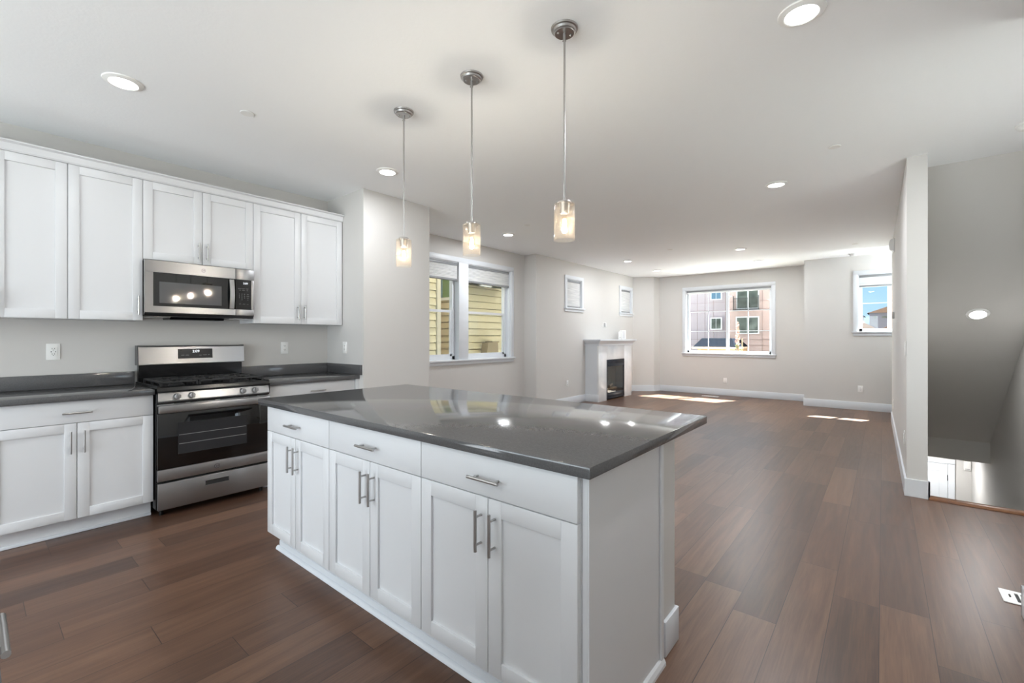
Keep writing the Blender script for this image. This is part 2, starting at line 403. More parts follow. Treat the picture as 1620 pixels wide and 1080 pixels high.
# ------------------------------------------------------------------ windows.  local frame: x along the wall, y into the wall, z up; opening starts at x=0
def window(name, loc, rz, w, z0, z1, style, casing=.07, depth=.17, mull=None):
    r = thing(name, '', '', loc, rz, kind=S)
    c = MB(); ct = .018
    c.box(-casing, 0, -ct, 0, z0, z1, .002); c.box(w, w + casing, -ct, 0, z0, z1, .002)
    c.box(-casing, w + casing, -ct, 0, z1, z1 + casing, .002)
    if mull: c.box(mull[0], mull[1], -ct, .14, z0, z1, .002)
    c.obj('casing', 'trim', r)
    s = MB(); s.box(-casing - .02, w + casing + .02, -.045, .09, z0 - .022, z0 + .003, .002); s.box(-casing, w + casing, -ct, 0, z0 - .075, z0 - .022, .003)
    s.obj('sill', 'trim', r)
    j = MB(); j.box(0, .012, 0, .13, z0, z1); j.box(w - .012, w, 0, .13, z0, z1); j.box(0, w, 0, .13, z1 - .012, z1)
    j.obj('jamb', 'trim', r)
    spans = [(.012, w - .012)] if not mull else [(.012, mull[0]), (mull[1], w - .012)]
    for a, b in spans:
        fr = MB(); t = .045; y0, y1 = .085, .15
        zb, zt = z0, z1 - .012
        fr.box(a, a + t, y0, y1, zb, zt); fr.box(b - t, b, y0, y1, zb, zt); fr.box(a, b, y0, y1, zt - t, zt); fr.box(a, b, y0, y1, zb, zb + t + .01)
        ia, ib, iz0, iz1 = a + t, b - t, zb + t + .01, zt - t
        if style == 'hung':
            mz = (z0 + z1) / 2 - .02
            fr.box(ia, ib, .095, .14, mz, mz + .035)
            fr.box(ia, ia + .035, .095, .12, iz0, mz); fr.box(ib - .035, ib, .095, .12, iz0, mz); fr.box(ia, ib, .095, .12, iz0, iz0 + .03)
        if style in ('slider', 'slider1'):
            mx = (ia + ib) / 2; fr.box(mx - .028, mx + .028, .09, .145, iz0, iz1)
            rows = 3 if style == 'slider' else 2
            for k in range(1, rows): zz = iz0 + (iz1 - iz0) * k / rows; fr.box(ia, ib, .12, .13, zz - .009, zz + .009)
            if style == 'slider':
                for q in ((ia + mx) / 2, (mx + ib) / 2): fr.box(q - .009, q + .009, .12, .13, iz0, iz1)
        fr.obj('sash', 'trim', r, smooth=False)
        if style == 'hung':
            MB().box(ia, ib, .132, .136, mz + .03, iz1).obj('pane', 'pane', r); MB().box(ia + .03, ib - .03, .105, .109, iz0 + .03, mz).obj('pane', 'pane', r)
        elif style in ('slider', 'slider1'):
            MB().box(ia, mx - .02, .123, .127, iz0, iz1).obj('pane', 'pane', r); MB().box(mx + .02, ib, .123, .127, iz0, iz1).obj('pane', 'pane', r)
        else:
            MB().box(ia, ib, .123, .127, iz0, iz1).obj('pane', 'pane', r)
    return r
RX = PI / 2      # things on walls that face +X
window('window_1', (XW, 3.68, 0), RX, 2.238, .95, 2.412, 'hung', casing=.075, mull=(1.018, 1.217))
window('window_2', (XFP, 7.29, 0), RX, .54, 1.86, 2.41, 'fixed')
window('window_3', (XFP, 9.58, 0), RX, .54, 1.86, 2.41, 'fixed')
window('window_4', (-3.575, YF, 0), 0, 1.775, .93, 2.385, 'slider')
window('window_5', (-.343, YN, 0), 0, .853, 1.39, 2.40, 'slider1')
window('added_window_6', (XS, 9.85, 0), -RX, .70, 1.6, 2.5, 'fixed')  # added opening for the nook fill, never in view
window('added_window_7', (XS, 4.15, 0), -RX, 1.10, .75, 1.75, 'fixed')  # added opening for the stair-head fill, never in view
# unseen glazed door added in the back wall for the fill light
pd = thing('added_door_2', '', '', (-3.7, -3.2, 0), 0, kind=S)
q = MB()
for k in range(4): x = k * 1.18; q.box(x, x + .06, -.12, -.05, .02, 2.4)
q.box(0, 3.6, -.12, -.05, .02, .1); q.box(0, 3.6, -.12, -.05, 2.33, 2.4); q.obj('door_frame', 'trim', pd, smooth=False)
for k in range(3): MB().box(k * 1.18 + .06, k * 1.18 + 1.18, -.09, -.085, .1, 2.33).obj('pane', 'pane', pd)

def shade(label, loc, rz, w, ztop, zbot, group=None):
    r = thing('window_shade', label, 'window shade', loc, rz, group)
    MB().box(.004, w - .004, .012, .06, ztop - .04, ztop, .006).obj('headrail', 'rail', r)
    if ztop - zbot > .1:
        fb = MB(); nz = max(2, int((ztop - .04 - zbot - .03) / .019)); dz = (ztop - .04 - zbot - .03) / nz
        pts = []
        for k in range(nz): z = zbot + .03 + k * dz; pts += [(.022, z), (.018, z + dz / 2)]
        pts.append((.022, ztop - .04)); pts += [(.05, ztop - .04)]
        for k in range(nz - 1, -1, -1): z = zbot + .03 + k * dz; pts += [(.054, z + dz / 2), (.05, z)]
        # sawtooth pleats, extruded along the width
        bm = MB()
        bm.prism(pts, 'X', .006, w - .006); bm.obj('pleated_fabric', 'shade', r, smooth=False)
        MB().box(.004, w - .004, .012, .06, zbot, zbot + .032, .006).obj('bottom_rail', 'rail', r)
    else:
        MB().box(.004, w - .004, .014, .058, zbot, ztop - .04, .003).obj('pleated_fabric', 'shade', r)
    return r
shade('half-lowered white pleated shade in the left sash of the double window, beside the corner column', (XW, 3.692, 0), RX, 1.006, 2.400, 2.133)
shade('half-lowered white pleated shade in the right sash of the double window, behind the middle pendant', (XW, 4.897, 0), RX, 1.009, 2.400, 2.133)
shade('fully lowered white pleated shade in the small high window left above the fireplace', (XFP, 7.302, 0), RX, .516, 2.398, 1.865)
shade('fully lowered white pleated shade in the small high window beside the far corner', (XFP, 9.592, 0), RX, .516, 2.398, 1.865)
shade('grey pleated shade raised to a thin stack across the wide far window', (-3.563, YF, 0), 0, 1.751, 2.373, 2.300)
shade('white pleated shade pulled part way down the small window right on the front wall', (-.331, YN, 0), 0, .829, 2.388, 2.175)

# ------------------------------------------------------------------ cabinets
def pull(parent, x, z, vert, y=0, L=.142):
    m = MB(); o = .030; r = .0058
    if vert:
        m.cyl((x, y - o, z - L / 2), (x, y - o, z + L / 2), r, 14)
        for s in (-1, 1): m.cyl((x, y - .0005, z + s * .048), (x, y - o, z + s * .048), .0042, 10)
    else:
        m.cyl((x - L / 2, y - o, z), (x + L / 2, y - o, z), r, 14)
        for s in (-1, 1): m.cyl((x + s * .048, y - .0005, z), (x + s * .048, y - o, z), .0042, 10)
    return m.obj('handle', 'nickel', parent)
def door_front(root, x0, x1, z0, z1, hx=None, hz=None, g=.0017):
    x0 += g; x1 -= g; z0 += g; z1 -= g; s = .058; t = .02
    m = MB()
    m.box(x0, x0 + s, 0, t, z0, z1, .0012); m.box(x1 - s, x1, 0, t, z0, z1, .0012)
    m.box(x0 + s, x1 - s, 0, t, z1 - s, z1, .0012); m.box(x0 + s, x1 - s, 0, t, z0, z0 + s, .0012)
    m.box(x0 + s - .001, x1 - s + .001, .010, t - .002, z0 + s - .001, z1 - s + .001)
    d = m.obj('door', 'cab', root)
    if hx is not None: pull(d, hx, hz, True)
    return d
def drawer_front(root, x0, x1, z0, z1, hx=None, hz=None, g=.0017, L=.142):
    d = MB().box(x0 + g, x1 - g, 0, .02, z0 + g, z1 - g, .0015).obj('drawer', 'cab', root)
    if hx is not None: pull(d, hx, hz, False, L=L)
    return d
def base_cabinet(label, loc, rz, w, group, doors, split=.731, zt=.876, zb=.11, d=.59, hz=.616, dhz=.798, dhx=None, fr=0, toe=True):
    d = .56
    r = thing('base_cabinet', label, 'kitchen cabinet', loc, rz, group)
    m = MB(); m.box(.0005, w - .0005, .0205, d, zb, zt); m.box(.001, w - .001, .075, d, 0, zb)
    m.obj('cabinet_box', 'cab', r, smooth=False)
    if toe: MB().box(.001, w - .001, .06, .075, 0, .02, .004).obj('toe_moulding', 'trim', r)
    drawer_front(r, 0, w, split, zt - .002, w / 2 if dhx is None else dhx, dhz)
    if doors == 2:
        door_front(r, 0, w / 2, zb + .002, split, w / 2 - .032, hz); door_front(r, w / 2, w, zb + .002, split, w / 2 + .032, hz)
    return r
XB = -4.02
G1 = 'white base cabinets along the range wall'
base_cabinet('white base cabinet with two doors and one wide drawer, left of the range', (XB, .06, 0), RX, .79, G1, 2, hz=.609)
base_cabinet('white base cabinet under the worktop right of the range, mostly hidden behind the island', (XB, 1.617, 0), RX, .82, G1, 2, hz=.609, dhx=.436)
MB().box(XB + .0, XB + .02, 2.4375, 2.469, .11, .874).obj('trim_2', 'cab', kind=S)

oc = thing('base_cabinet', 'white base cabinet whose steel drawer pull shows at the left edge of the photo', 'kitchen cabinet', (-.70, .008, 0), PI)
m = MB(); m.box(.0005, .7995, .0205, .59, .11, .876); m.box(.001, .799, .075, .59, 0, .11); m.obj('cabinet_box', 'cab', oc, smooth=False)
drawer_front(oc, 0, .8, .731, .874, .399, .80, L=.148)
door_front(oc, 0, .4, .112, .731, .368, .6); door_front(oc, .4, .8, .112, .731, .432, .6)
tag(MB().box(-1.53, -.675, -.6, .024, .878, .914, .002).obj('countertop', 'quartz'), 'short dark quartz worktop on the opposite cabinet, just outside the left edge', 'countertop')

# worktops on the range wall
r = thing('countertop', 'dark grey quartz worktop with low backsplash, left of the range', 'countertop', (0, 0, 0))
MB().box(XK, -3.985, .04, .851, .8765, .914, .002).obj('worktop', 'quartz', r)
MB().box(XK, XK + .02, .04, .851, .9145, 1.014, .0015).obj('backsplash', 'quartz', r)
r = thing('countertop', 'dark grey quartz worktop with low backsplash, right of the range in the corner', 'countertop', (0, 0, 0))
MB().box(XK, -3.985, 1.618, YR, .8765, .914, .002).obj('worktop', 'quartz', r)
b = MB(); b.box(XK, XK + .02, 1.618, YR, .9145, 1.014, .0015); b.obj('backsplash', 'quartz', r)
MB().box(XK + .0205, -3.94, YR - .02, YR - .0005, .9145, 1.014, .0015).obj('side_splash', 'quartz', r)

# wall cabinets
def wall_cabinet(label, y0, w, z0, z1, doors, hs):
    r = thing('wall_cabinet', label, 'kitchen cabinet', (-4.30, y0, z0), RX, 'white wall cabinets above the range wall')
    MB().box(.0005, w - .0005, .0205, .309, 0, z1 - z0).obj('cabinet_box', 'cab', r, smooth=False)
    for k in range(len(doors) - 1):
        h = hs[k]; door_front(r, doors[k], doors[k + 1], 0, z1 - z0, *(h if h else (None, None)))
    return r
ZU0, ZU1 = 1.41, 2.472
wall_cabinet('tall white wall cabinet at the left edge of the photo, cut off by the frame', -.254, .694, ZU0, ZU1, [0, .347, .694], [(.315, .11), (.379, .11)])
wall_cabinet('single-door tall white wall cabinet left of the microwave', .44, .405, ZU0, ZU1, [0, .405], [(.375, .112)])
wall_cabinet('short two-door white wall cabinet directly above the microwave', .845, .769, 1.876, ZU1, [0, .385, .769], [(.355, .102), (.415, .102)])
wall_cabinet('two-door white wall cabinet right of the microwave, beside the column', 1.614, .849, ZU0, ZU1, [0, .424, .849], [(.392, .112), (.456, .112)])
c = MB(); c.prism([(XK, ZU1), (-4.295, ZU1), (-4.287, ZU1 + .01), (-4.283, ZU1 + .048), (-4.262, ZU1 + .056), (-4.262, ZU1 + .064), (XK, ZU1 + .064)], 'Y', -.254, 2.466)
c.obj('trim_3', 'cab', kind=S, smooth=False)

# ------------------------------------------------------------------ island
YI = 1.14
G2 = 'white cabinets of the kitchen island'
IZ = dict(split=.731, zt=.878, zb=.127, d=.62, hz=.617, dhz=.797)
def island_unit(label, x0, x1, left=False, right=False):
    w = x1 - x0
    r = thing('base_cabinet', label, 'kitchen cabinet', (x0, YI, 0), 0, G2)
    m = MB(); m.box(.0005, w - .0005, .0205, .625, .12, .8775); m.box(.0005, w - .0005, .085, .625, 0, .12)
    m.obj('cabinet_box', 'cab', r, smooth=False)
    m = MB(); m.prism([(.085, 0), (.085, .060), (.080, .060), (.076, .052), (.072, .050), (.070, 0)], 'X', -.004 if left else 0, w)
    m.prism([(.0695, 0), (.0695, .020), (.062, .017), (.056, .010), (.054, 0)], 'X', -.016 if left else 0, w); m.obj('toe_moulding', 'trim', r)
    drawer_front(r, 0, w, .731, .876, w / 2 - .001, .797)
    door_front(r, 0, w / 2, .127, .731, w / 2 - .032, .617); door_front(r, w / 2, w, .127, .731, w / 2 + .032, .617)
    return r
island_unit('white island cabinet with drawer and two doors nearest the range', -2.828, -2.113, left=True)
island_unit('middle white island cabinet with drawer and two doors', -2.1125, -1.4055)
i3 = island_unit('white island cabinet with drawer and two doors nearest the camera, with the plain end panel', -1.405, -.69)
x = .715
m = MB(); m.box(x + .0005, x + .018, .024, .60, 0, .8775, .001); m.box(x + .018, x + .024, .024, .034, 0, .8775, .001)
m.box(x + .018, x + .028, .575, .60, 0, .8775, .003)
m.prism([(x + .018, 0), (x + .036, 0), (x + .035, .012), (x + .028, .026), (x + .018, .03)], 'Y', .02, .60)
m.obj('end_panel', 'cab', i3, smooth=False)
wi = MB(); wi.box(-2.80, -.684, 1.7655, 1.915, 0, .8775); wi.obj('wall_island', 'wall', kind=S, smooth=False)
b = MB(); b.box(-.684, -.67, 1.778, 1.929, 0, .14, .002); b.box(-2.814, -.684, 1.915, 1.929, 0, .14, .002); b.box(-2.814, -2.80, 1.7655, 1.915, 0, .14, .002)
b.obj('baseboard_island', 'trim', kind=S)
MB().box(-.684, -.679, 1.7655, 1.777, .14, .8775).obj('trim_4', 'trim', kind=S)
tag(MB().box(-2.905, -.637, 1.117, 2.21, .8785, .914, .003).obj('countertop', 'quartz'), 'large glossy dark grey quartz slab on top of the island', 'countertop')

# ------------------------------------------------------------------ range
r = thing('range', 'stainless steel freestanding gas range with black oven door between the base cabinets', 'stove', (-3.965, .857, 0), RX)
w = .756
m = MB(); m.box(.001, w - .001, .04, .63, .05, .89, .003); m.box(0, w, .03, .05, .05, .89, .002); m.obj('body', 'black', r)
q = MB(); q.box(.006, w - .006, 0, .04, .048, .238, .004)
dr = q.obj('drawer', 'steel', r)
q = MB()
for a, b2, c2, d2 in ((.292, .458, .196, .201), (.292, .458, .158, .163), (.292, .297, .158, .201), (.453, .458, .158, .201)): q.box(a, b2, -.004, .002, c2, d2, .001)
q.obj('pull_rim', 'steel', dr)
MB().box(.297, .453, -.0015, 0, .163, .196).obj('pull_pocket', 'slot', dr)
# oven door
q = MB(); q.box(.004, w - .004, .0, .038, .338, .738, .003); od = q.obj('oven_door', 'blackglass', r)
MB().box(.004, w - .004, -.003, .038, .254, .336, .004).obj('door_band', 'steel', od)
q = MB(); q.box(.002, w - .002, -.045, -.016, .742, .800, .010)
for xx in (.03, w - .06): q.box(xx, xx + .03, -.02, .03, .755, .785, .004)
q.box(.004, w - .004, .0, .03, .79, .803, .002)
q.obj('handle', 'steel', od)
q = MB()
for a, b2 in ((.10, .17), (.2, .36), (.395, .56), (.6, .66)): q.box(a, b2, -.004, .0, .803, .808)
q.obj('vent_slot', 'slot', od)
MB().box(.124, .584, -.0012, -.0002, .432, .66).obj('oven_window', 'ovenwin', od)
q = MB()
for zz in (.505, .57): q.box(.13, .578, -.0022, -.0013, zz, zz + .0025)
q.obj('oven_rack', 'greyplastic', od)
q = MB()
ro = [(math.cos(2 * PI * k / 28), math.sin(2 * PI * k / 28)) for k in range(29)]
q.tube([(.373 + .018 * a, -.0035, .295 + .018 * b2) for a, b2 in ro], .0016, 6)
q.tube([(.373 + dx, -.0035, .295 + dz) for dx, dz in ((-.011, .004), (-.007, .009), (-.003, .005), (-.007, -.004), (-.001, -.008), (.004, -.002), (.005, .008), (.009, .006), (.006, -.002), (.010, -.007))], .0012, 6)
q.obj('logo', 'logo', od)
# control panel and cooktop
q = MB(); q.prism([(-.012, .822), (-.016, .830), (.002, .888), (.05, .888), (.05, .822)], 'X', .004, w - .004); q.obj('control_panel', 'steel', r, smooth=False)
q = MB(); q.box(0, w, -.002, .05, .808, .822, .002); q.box(0, .004, -.012, .05, .822, .89); q.box(w - .004, w, -.012, .05, .822, .89); q.obj('panel_border', 'black', r)
q = MB(); q.prism([(-.012, .889), (-.014, .90), (-.006, .924), (.01, .930), (.03, .922), (.56, .922), (.60, .93), (.63, .93), (.63, .889)], 'X', 0, w)
q.box(0, .018, .0, .60, .92, .934, .004); q.box(w - .018, w, .0, .60, .92, .934, .004)
q.obj('cooktop', 'black', r, smooth=False)
for kx in (.116, .207, .55, .64):
    q = MB(); cz = .858; q.lathe([(.021, 0), (.022, -.006), (.0195, -.028), (.017, -.031), (0, -.031)], (kx, -.006, cz), 24, 'Y')
    q.box(kx - .0045, kx + .0045, -.045, -.03, cz - .017, cz + .017, .002); q.obj('knob', 'steel', r)
for bx, by, br in ((.15, .15, .038), (.15, .43, .028), (.378, .29, .032), (.606, .15, .032), (.606, .43, .038)):
    q = MB(); q.lathe([(br + .012, .922), (br + .012, .93), (br, .936), (br, .941)], (bx, by, 0), 24, cap=True); q.lathe([(br * .8, .941), (br * .8, .947), (br * .5, .950)], (bx, by, 0), 24, cap=True)
    q.obj('burner', ['iron'], r)
for gx0, gx1 in ((.028, .262), (.268, .488), (.494, .728)):
    q = MB(); y0, y1 = .045, .53; zt = .962
    for a in (gx0, gx1 - .012): q.box(a, a + .012, y0, y1, zt - .014, zt, .003)
    for a in (y0, y1 - .012, (y0 + y1) / 2 - .006): q.box(gx0, gx1, a, a + .012, zt - .014, zt, .003)
    cx = (gx0 + gx1) / 2
    for cy in ((y0 + (y0 + y1) / 2) / 2, (y1 + (y0 + y1) / 2) / 2):
        for k in range(8):
            a = k * PI / 4 + PI / 8 * 0; c, s2 = math.cos(a), math.sin(a)
            L = .108 if k % 2 == 0 else .12
            q.cyl((cx + c * .035, cy + s2 * .035, zt - .004), (cx + c * L, cy + s2 * L * .98, zt - .004), .0045, 6)
    for a in (gx0 + .006, gx1 - .006):
        for c in (y0 + .006, y1 - .006, (y0 + y1) / 2): q.box(a - .007, a + .007, c - .007, c + .007, .922, zt - .01)
    nrib = 20
    for k in range(nrib): yy = y0 + .01 + (y1 - y0 - .02) * k / (nrib - 1); q.box(gx0 + .002, gx0 + .03, yy - .003, yy + .003, zt - .010, zt - .001)
    q.obj('grate', 'iron', r)
q = MB(); q.prism([(.575, .925), (.57, 1.07), (.63, 1.07), (.63, .925)], 'X', .008, w - .008); q.obj('splash_guard', 'black', r, smooth=False)
q = MB(); q.prism([(.535, 1.062), (.532, 1.068), (.548, 1.205), (.556, 1.217), (.64, 1.217), (.64, 1.062)], 'X', .0, w); bgd = q.obj('backguard', 'steel', r, smooth=False)
for a in (-.002, w - .002): MB().prism([(.545, 1.062), (.555, 1.219), (.642, 1.219), (.642, 1.062)], 'X', a, a + .004).obj('end_cap', 'black', bgd, smooth=False)
q = MB(); q.prism([(.5335, 1.108), (.5425, 1.187), (.55, 1.187), (.541, 1.108)], 'X', .257, .505); q.obj('display', 'blackglass', bgd, smooth=False)
TR = (PI / 2 - .11, 0, 0)
text('clock_digits', '2:09', .030, 'digit', bgd, (.383, .5365, 1.166), TR)
for tx, tz, tt in ((.29, 1.165, 'BAKE'), (.32, 1.165, 'BROIL'), (.29, 1.135, 'CONV'), (.322, 1.135, 'WARM'), (.45, 1.165, 'TIMER'), (.478, 1.165, 'LIGHT'), (.45, 1.135, 'CLOCK'), (.478, 1.135, 'SET'), (.37, 1.132, '-'), (.39, 1.132, '+'), (.415, 1.132, 'START')):
    text('button_print', tt, .008, 'print', bgd, (tx, .5325 + (tz - 1.1) * .12, tz), TR, .0002)
for a in (.04, w - .04):
    for c in (.07, .58): MB().cyl((a, c, 0), (a, c, .05), .014, 12).obj('foot', 'rubber', r)

# ------------------------------------------------------------------ microwave
r = thing('microwave', 'stainless steel over-the-range microwave with black glass door', 'microwave', (-4.25, .845, 1.43), RX)
w = .757; z = lambda v: v - 1.43
MB().box(.004, w - .004, .03, .355, z(1.445), z(1.868), .002).obj('body', 'black', r)
q = MB()
for a, b2, c2, d2 in ((0, .612, 1.472, 1.522), (0, .612, 1.779, 1.868), (0, .052, 1.522, 1.779)): q.box(a, b2, 0, .03, z(c2), z(d2), .0015)
q.prism([(0, -.0), (0, .0)] and [(.03, z(1.472)), (0.0, z(1.472)), (.03, z(1.447))], 'X', 0, w)
mdr = q.obj('door', 'steel', r, smooth=False)
MB().box(.053, .61, .004, .03, z(1.5225), z(1.7785)).obj('door_glass', 'blackglass', mdr)
MB().box(.090, .508, .0025, .0038, z(1.546), z(1.709)).obj('door_window', 'mwwin', mdr)
q = MB()
hp = [(0 - .010 - .018 * math.sin(PI * k / 12), z(1.525 + .247 * k / 12)) for k in range(13)]
q.prism([(a, b2) for a, b2 in hp] + [(a + .012, b2) for a, b2 in hp[::-1]], 'X', .563, .597)
q.box(.57, .59, -.012, .006, z(1.53), z(1.55)); q.box(.57, .59, -.012, .006, z(1.748), z(1.768)); q.obj('handle', 'steel', mdr, smooth=False)
q = MB(); q.box(.614, w, 0, .03, z(1.472), z(1.522), .0015); q.box(.614, w, 0, .03, z(1.779), z(1.868), .0015); q.box(.735, w, 0, .03, z(1.522), z(1.779), .0015)
q.obj('side_frame', 'steel', r)
kp = MB().box(.6145, .7345, .003, .03, z(1.5225), z(1.7785)).obj('control_panel', 'blackglass', r)
TM = (PI / 2, 0, 0)
text('clock_digits', '2:09', .022, 'digit', kp, (.69, .0022, z(1.748)), TM)
for row, zz in enumerate((1.702, 1.688)):
    for c, xx in enumerate((.645, .674, .704)): text('button_print', ('POPCORN', 'POTATO', 'REHEAT', 'COOK', 'DEFROST', 'FAN')[row * 3 + c], .0055, 'print', kp, (xx, .0026, z(zz)), TM, .0002)
for i2, dgt in enumerate('123456789'):
    text('button_print', dgt, .011, 'print', kp, (.642 + (i2 % 3) * .02, .0026, z(1.655 - (i2 // 3) * .016)), TM, .0002)
for zz, tt in ((1.655, 'TIMER'), (1.639, 'POWER'), (1.623, 'LIGHT'), (1.607, 'SET')): text('button_print', tt, .0055, 'print', kp, (.709, .0026, z(zz)), TM, .0002)
text('button_print', '0', .011, 'print', kp, (.662, .0026, z(1.607)), TM, .0002)
for xx, tt in ((.647, 'STOP'), (.678, 'START'), (.706, '+30')): text('button_print', tt, .0065, 'print', kp, (xx, .0026, z(1.57)), TM, .0002)
q = MB(); q.tube([(.378 + .013 * a, -.0008, z(1.824) + .013 * b2) for a, b2 in ro], .0013, 6)
q.tube([(.378 + dx, -.0008, z(1.824) + dz) for dx, dz in ((-.008, .003), (-.005, .0065), (-.002, .003), (-.005, -.003), (0, -.006), (.003, 0), (.004, .006), (.007, .003), (.005, -.003), (.008, -.005))], .0009, 6)
q.obj('logo', 'logo', mdr)
q = MB(); q.prism([(.10, z(1.4445)), (.32, z(1.4445)), (.30, z(1.425)), (.12, z(1.425))], 'X', .18, .56); q.obj('vent_housing', 'black', r, smooth=False)
for a in (.02, .58): MB().box(a, a + .15, .05, .32, z(1.440), z(1.4448)).obj('grease_filter', 'steel', r)

# ------------------------------------------------------------------ pendants
PZ = 1.741
p0 = thing('pendant_light', '', 'pendant light', (-1.163, 1.8, H), 0, 'seeded-glass pendants over the island')
q = MB(); q.lathe([(.0, -.026), (.045, -.026), (.048, -.022), (.052, -.020), (.055, -.010), (.062, -.008), (.064, 0.0), (0, 0)], (0, 0, 0), 40); cn = q.obj('canopy', 'nickel', p0)
for a in (.9, .9 + PI): MB().lathe([(.005, -.026), (.0045, -.031), (0, -.033)], (.032 * math.cos(a), .032 * math.sin(a), 0), 12).obj('screw', 'nickel', cn)
q = MB(); q.cyl((0, 0, -.026), (0, 0, -(H - 1.93)), .0048, 16); q.cyl((0, 0, -.026), (0, 0, -.06), .0075, 16); q.cyl((-.004, 0, -.055), (-.013, 0, -.055), .003, 8); q.obj('rod', 'nickel', p0)
zt = 1.922 - H
q = MB(); q.lathe([(0, zt + .004), (.030, zt + .004), (.032, zt), (.032, zt - .006), (.024, zt - .007), (.021, zt - .055), (.018, zt - .058), (0, zt - .058)], (0, 0, 0), 32); q.obj('socket', 'nickel', p0)
zb = PZ - H; gr = .050
q = MB(); q.lathe([(.028, zt - .008), (gr - .004, zt - .008), (gr - .001, zt - .010), (gr, zt - .014), (gr, zb + .002), (gr - .0015, zb), (gr - .003, zb + .002), (gr - .003, zt - .015), (gr - .005, zt - .012), (.028, zt - .011)], (0, 0, 0), 48)
q.obj('glass_shade', 'seeded', p0)
q = MB(); q.lathe([(.010, zt - .066), (.013, zt - .075), (.021, zt - .098), (.022, zt - .110), (.017, zt - .126), (.008, zt - .135), (0, zt - .137)], (0, 0, 0), 24); bl = q.obj('bulb', 'clear', p0)
q = MB(); q.lathe([(.0, zt - .078), (.007, zt - .082), (.010, zt - .105), (.007, zt - .122), (0, zt - .126)], (0, 0, 0), 12); q.obj('filament', 'filament', bl)
PL = [('nearest the camera, right one of the three', -1.163), ('middle one of the three', -1.777), ('nearest the range wall, left one of the three', -2.392)]
pend = [p0] + [dup(p0, (x, 1.8, H)) for _, x in PL[1:]]
for p, (t, x) in zip(pend, PL):
    p['label'] = 'nickel pendant with seeded glass cylinder, ' + t
    for k in range(1):
        ld = bpy.data.lights.new('bulb_light', 'POINT'); ld.energy = 15 * LAMP; ld.color = (1, .99, .98); ld.shadow_soft_size = .014
        lo = bpy.data.objects.new('bulb_light', ld); COL.objects.link(lo); lo.parent = p; lo.location = (0, 0, zt - .112)

# ------------------------------------------------------------------ recessed lights
c0 = thing('recessed_light', '', 'ceiling light', (0, 0, H), 0, 'round recessed ceiling lights')
q = MB(); q.lathe([(.066, -.012), (.070, -.014), (.092, -.006), (.094, 0), (.066, 0)], (0, 0, 0), 40); q.obj('trim_ring', 'plastic', c0)
q = MB(); q.lathe([(0, -.0125), (.05, -.0125), (.066, -.0115), (.066, -.002), (0, -.002)], (0, 0, 0), 32); q.obj('lens', 'lens', c0)
CANS = [(-3.35, .57, 'nearest the wall cabinets at top left'), (-.283, 2.391, 'cut by the top edge at right'), (-3.362, 2.355, 'in front of the column by the left pendant'),
        (-.785, 4.903, 'alone over the open floor towards the right wall'), (-4.089, 4.873, 'in front of the double window'),
        (-3.747, 8.0, 'in front of the fireplace'), (-1.813, 8.098, 'above the living area, nearer of the right pair'),
        (-1.828, 9.584, 'close to the wide far window, right one'), (-3.787, 9.527, 'close to the far corner by the fireplace'),
        (-3.35, -1.4, 'added out of view behind the camera over the left aisle'), (-1.0, -1.4, 'added out of view behind the camera over the right aisle'), (.88, 3.95, 'added at the head of the stairs, just outside the right edge')]  # the lights of this row are added out of view for extra brightness
EN = [4, 8, 5, 15, 12, 11, 13, 5, 4, 1.5, 2.5, 3]
for k, (x, y, t) in enumerate(CANS):
    c = c0 if k == 0 else dup(c0, (x, y, H)); c.location = (x, y, H); c['label'] = 'recessed ceiling light ' + t
    ld = bpy.data.lights.new('lens_light', 'AREA'); ld.shape = 'DISK'; ld.size = .13; ld.energy = EN[k] * LAMP; ld.color = (.94, .97, 1); ld.spread = PI
    lo = bpy.data.objects.new('lens_light', ld); COL.objects.link(lo); lo.parent = c; lo.location = (0, 0, -.018)
# one on the sloped stair soffit
sy = 6.893; sz = H - .7366 * (sy - 5.253); ang = math.atan(.7366)
c = dup(c0, (.783, sy, sz - .0005)); c.rotation_euler = (-ang, 0, 0); c['label'] = 'glowing round recessed light in the sloped soffit above the stairs'
ld = bpy.data.lights.new('lens_light', 'AREA'); ld.shape = 'DISK'; ld.size = .13; ld.energy = 3.2 * LAMP; ld.color = (1, .985, .96)
lo = bpy.data.objects.new('lens_light', ld); COL.objects.link(lo); lo.parent = c; lo.location = (0, 0, -.018)
c = dup(c0, (.6, 10.3, -.513)); c['label'] = 'recessed light in the lower hall ceiling, hidden behind the soffit'
ld = bpy.data.lights.new('lens_light', 'AREA'); ld.shape = 'DISK'; ld.size = .13; ld.energy = 12 * LAMP; ld.color = (1, .98, .95)
lo = bpy.data.objects.new('lens_light', ld); COL.objects.link(lo); lo.parent = c; lo.location = (0, 0, -.018)

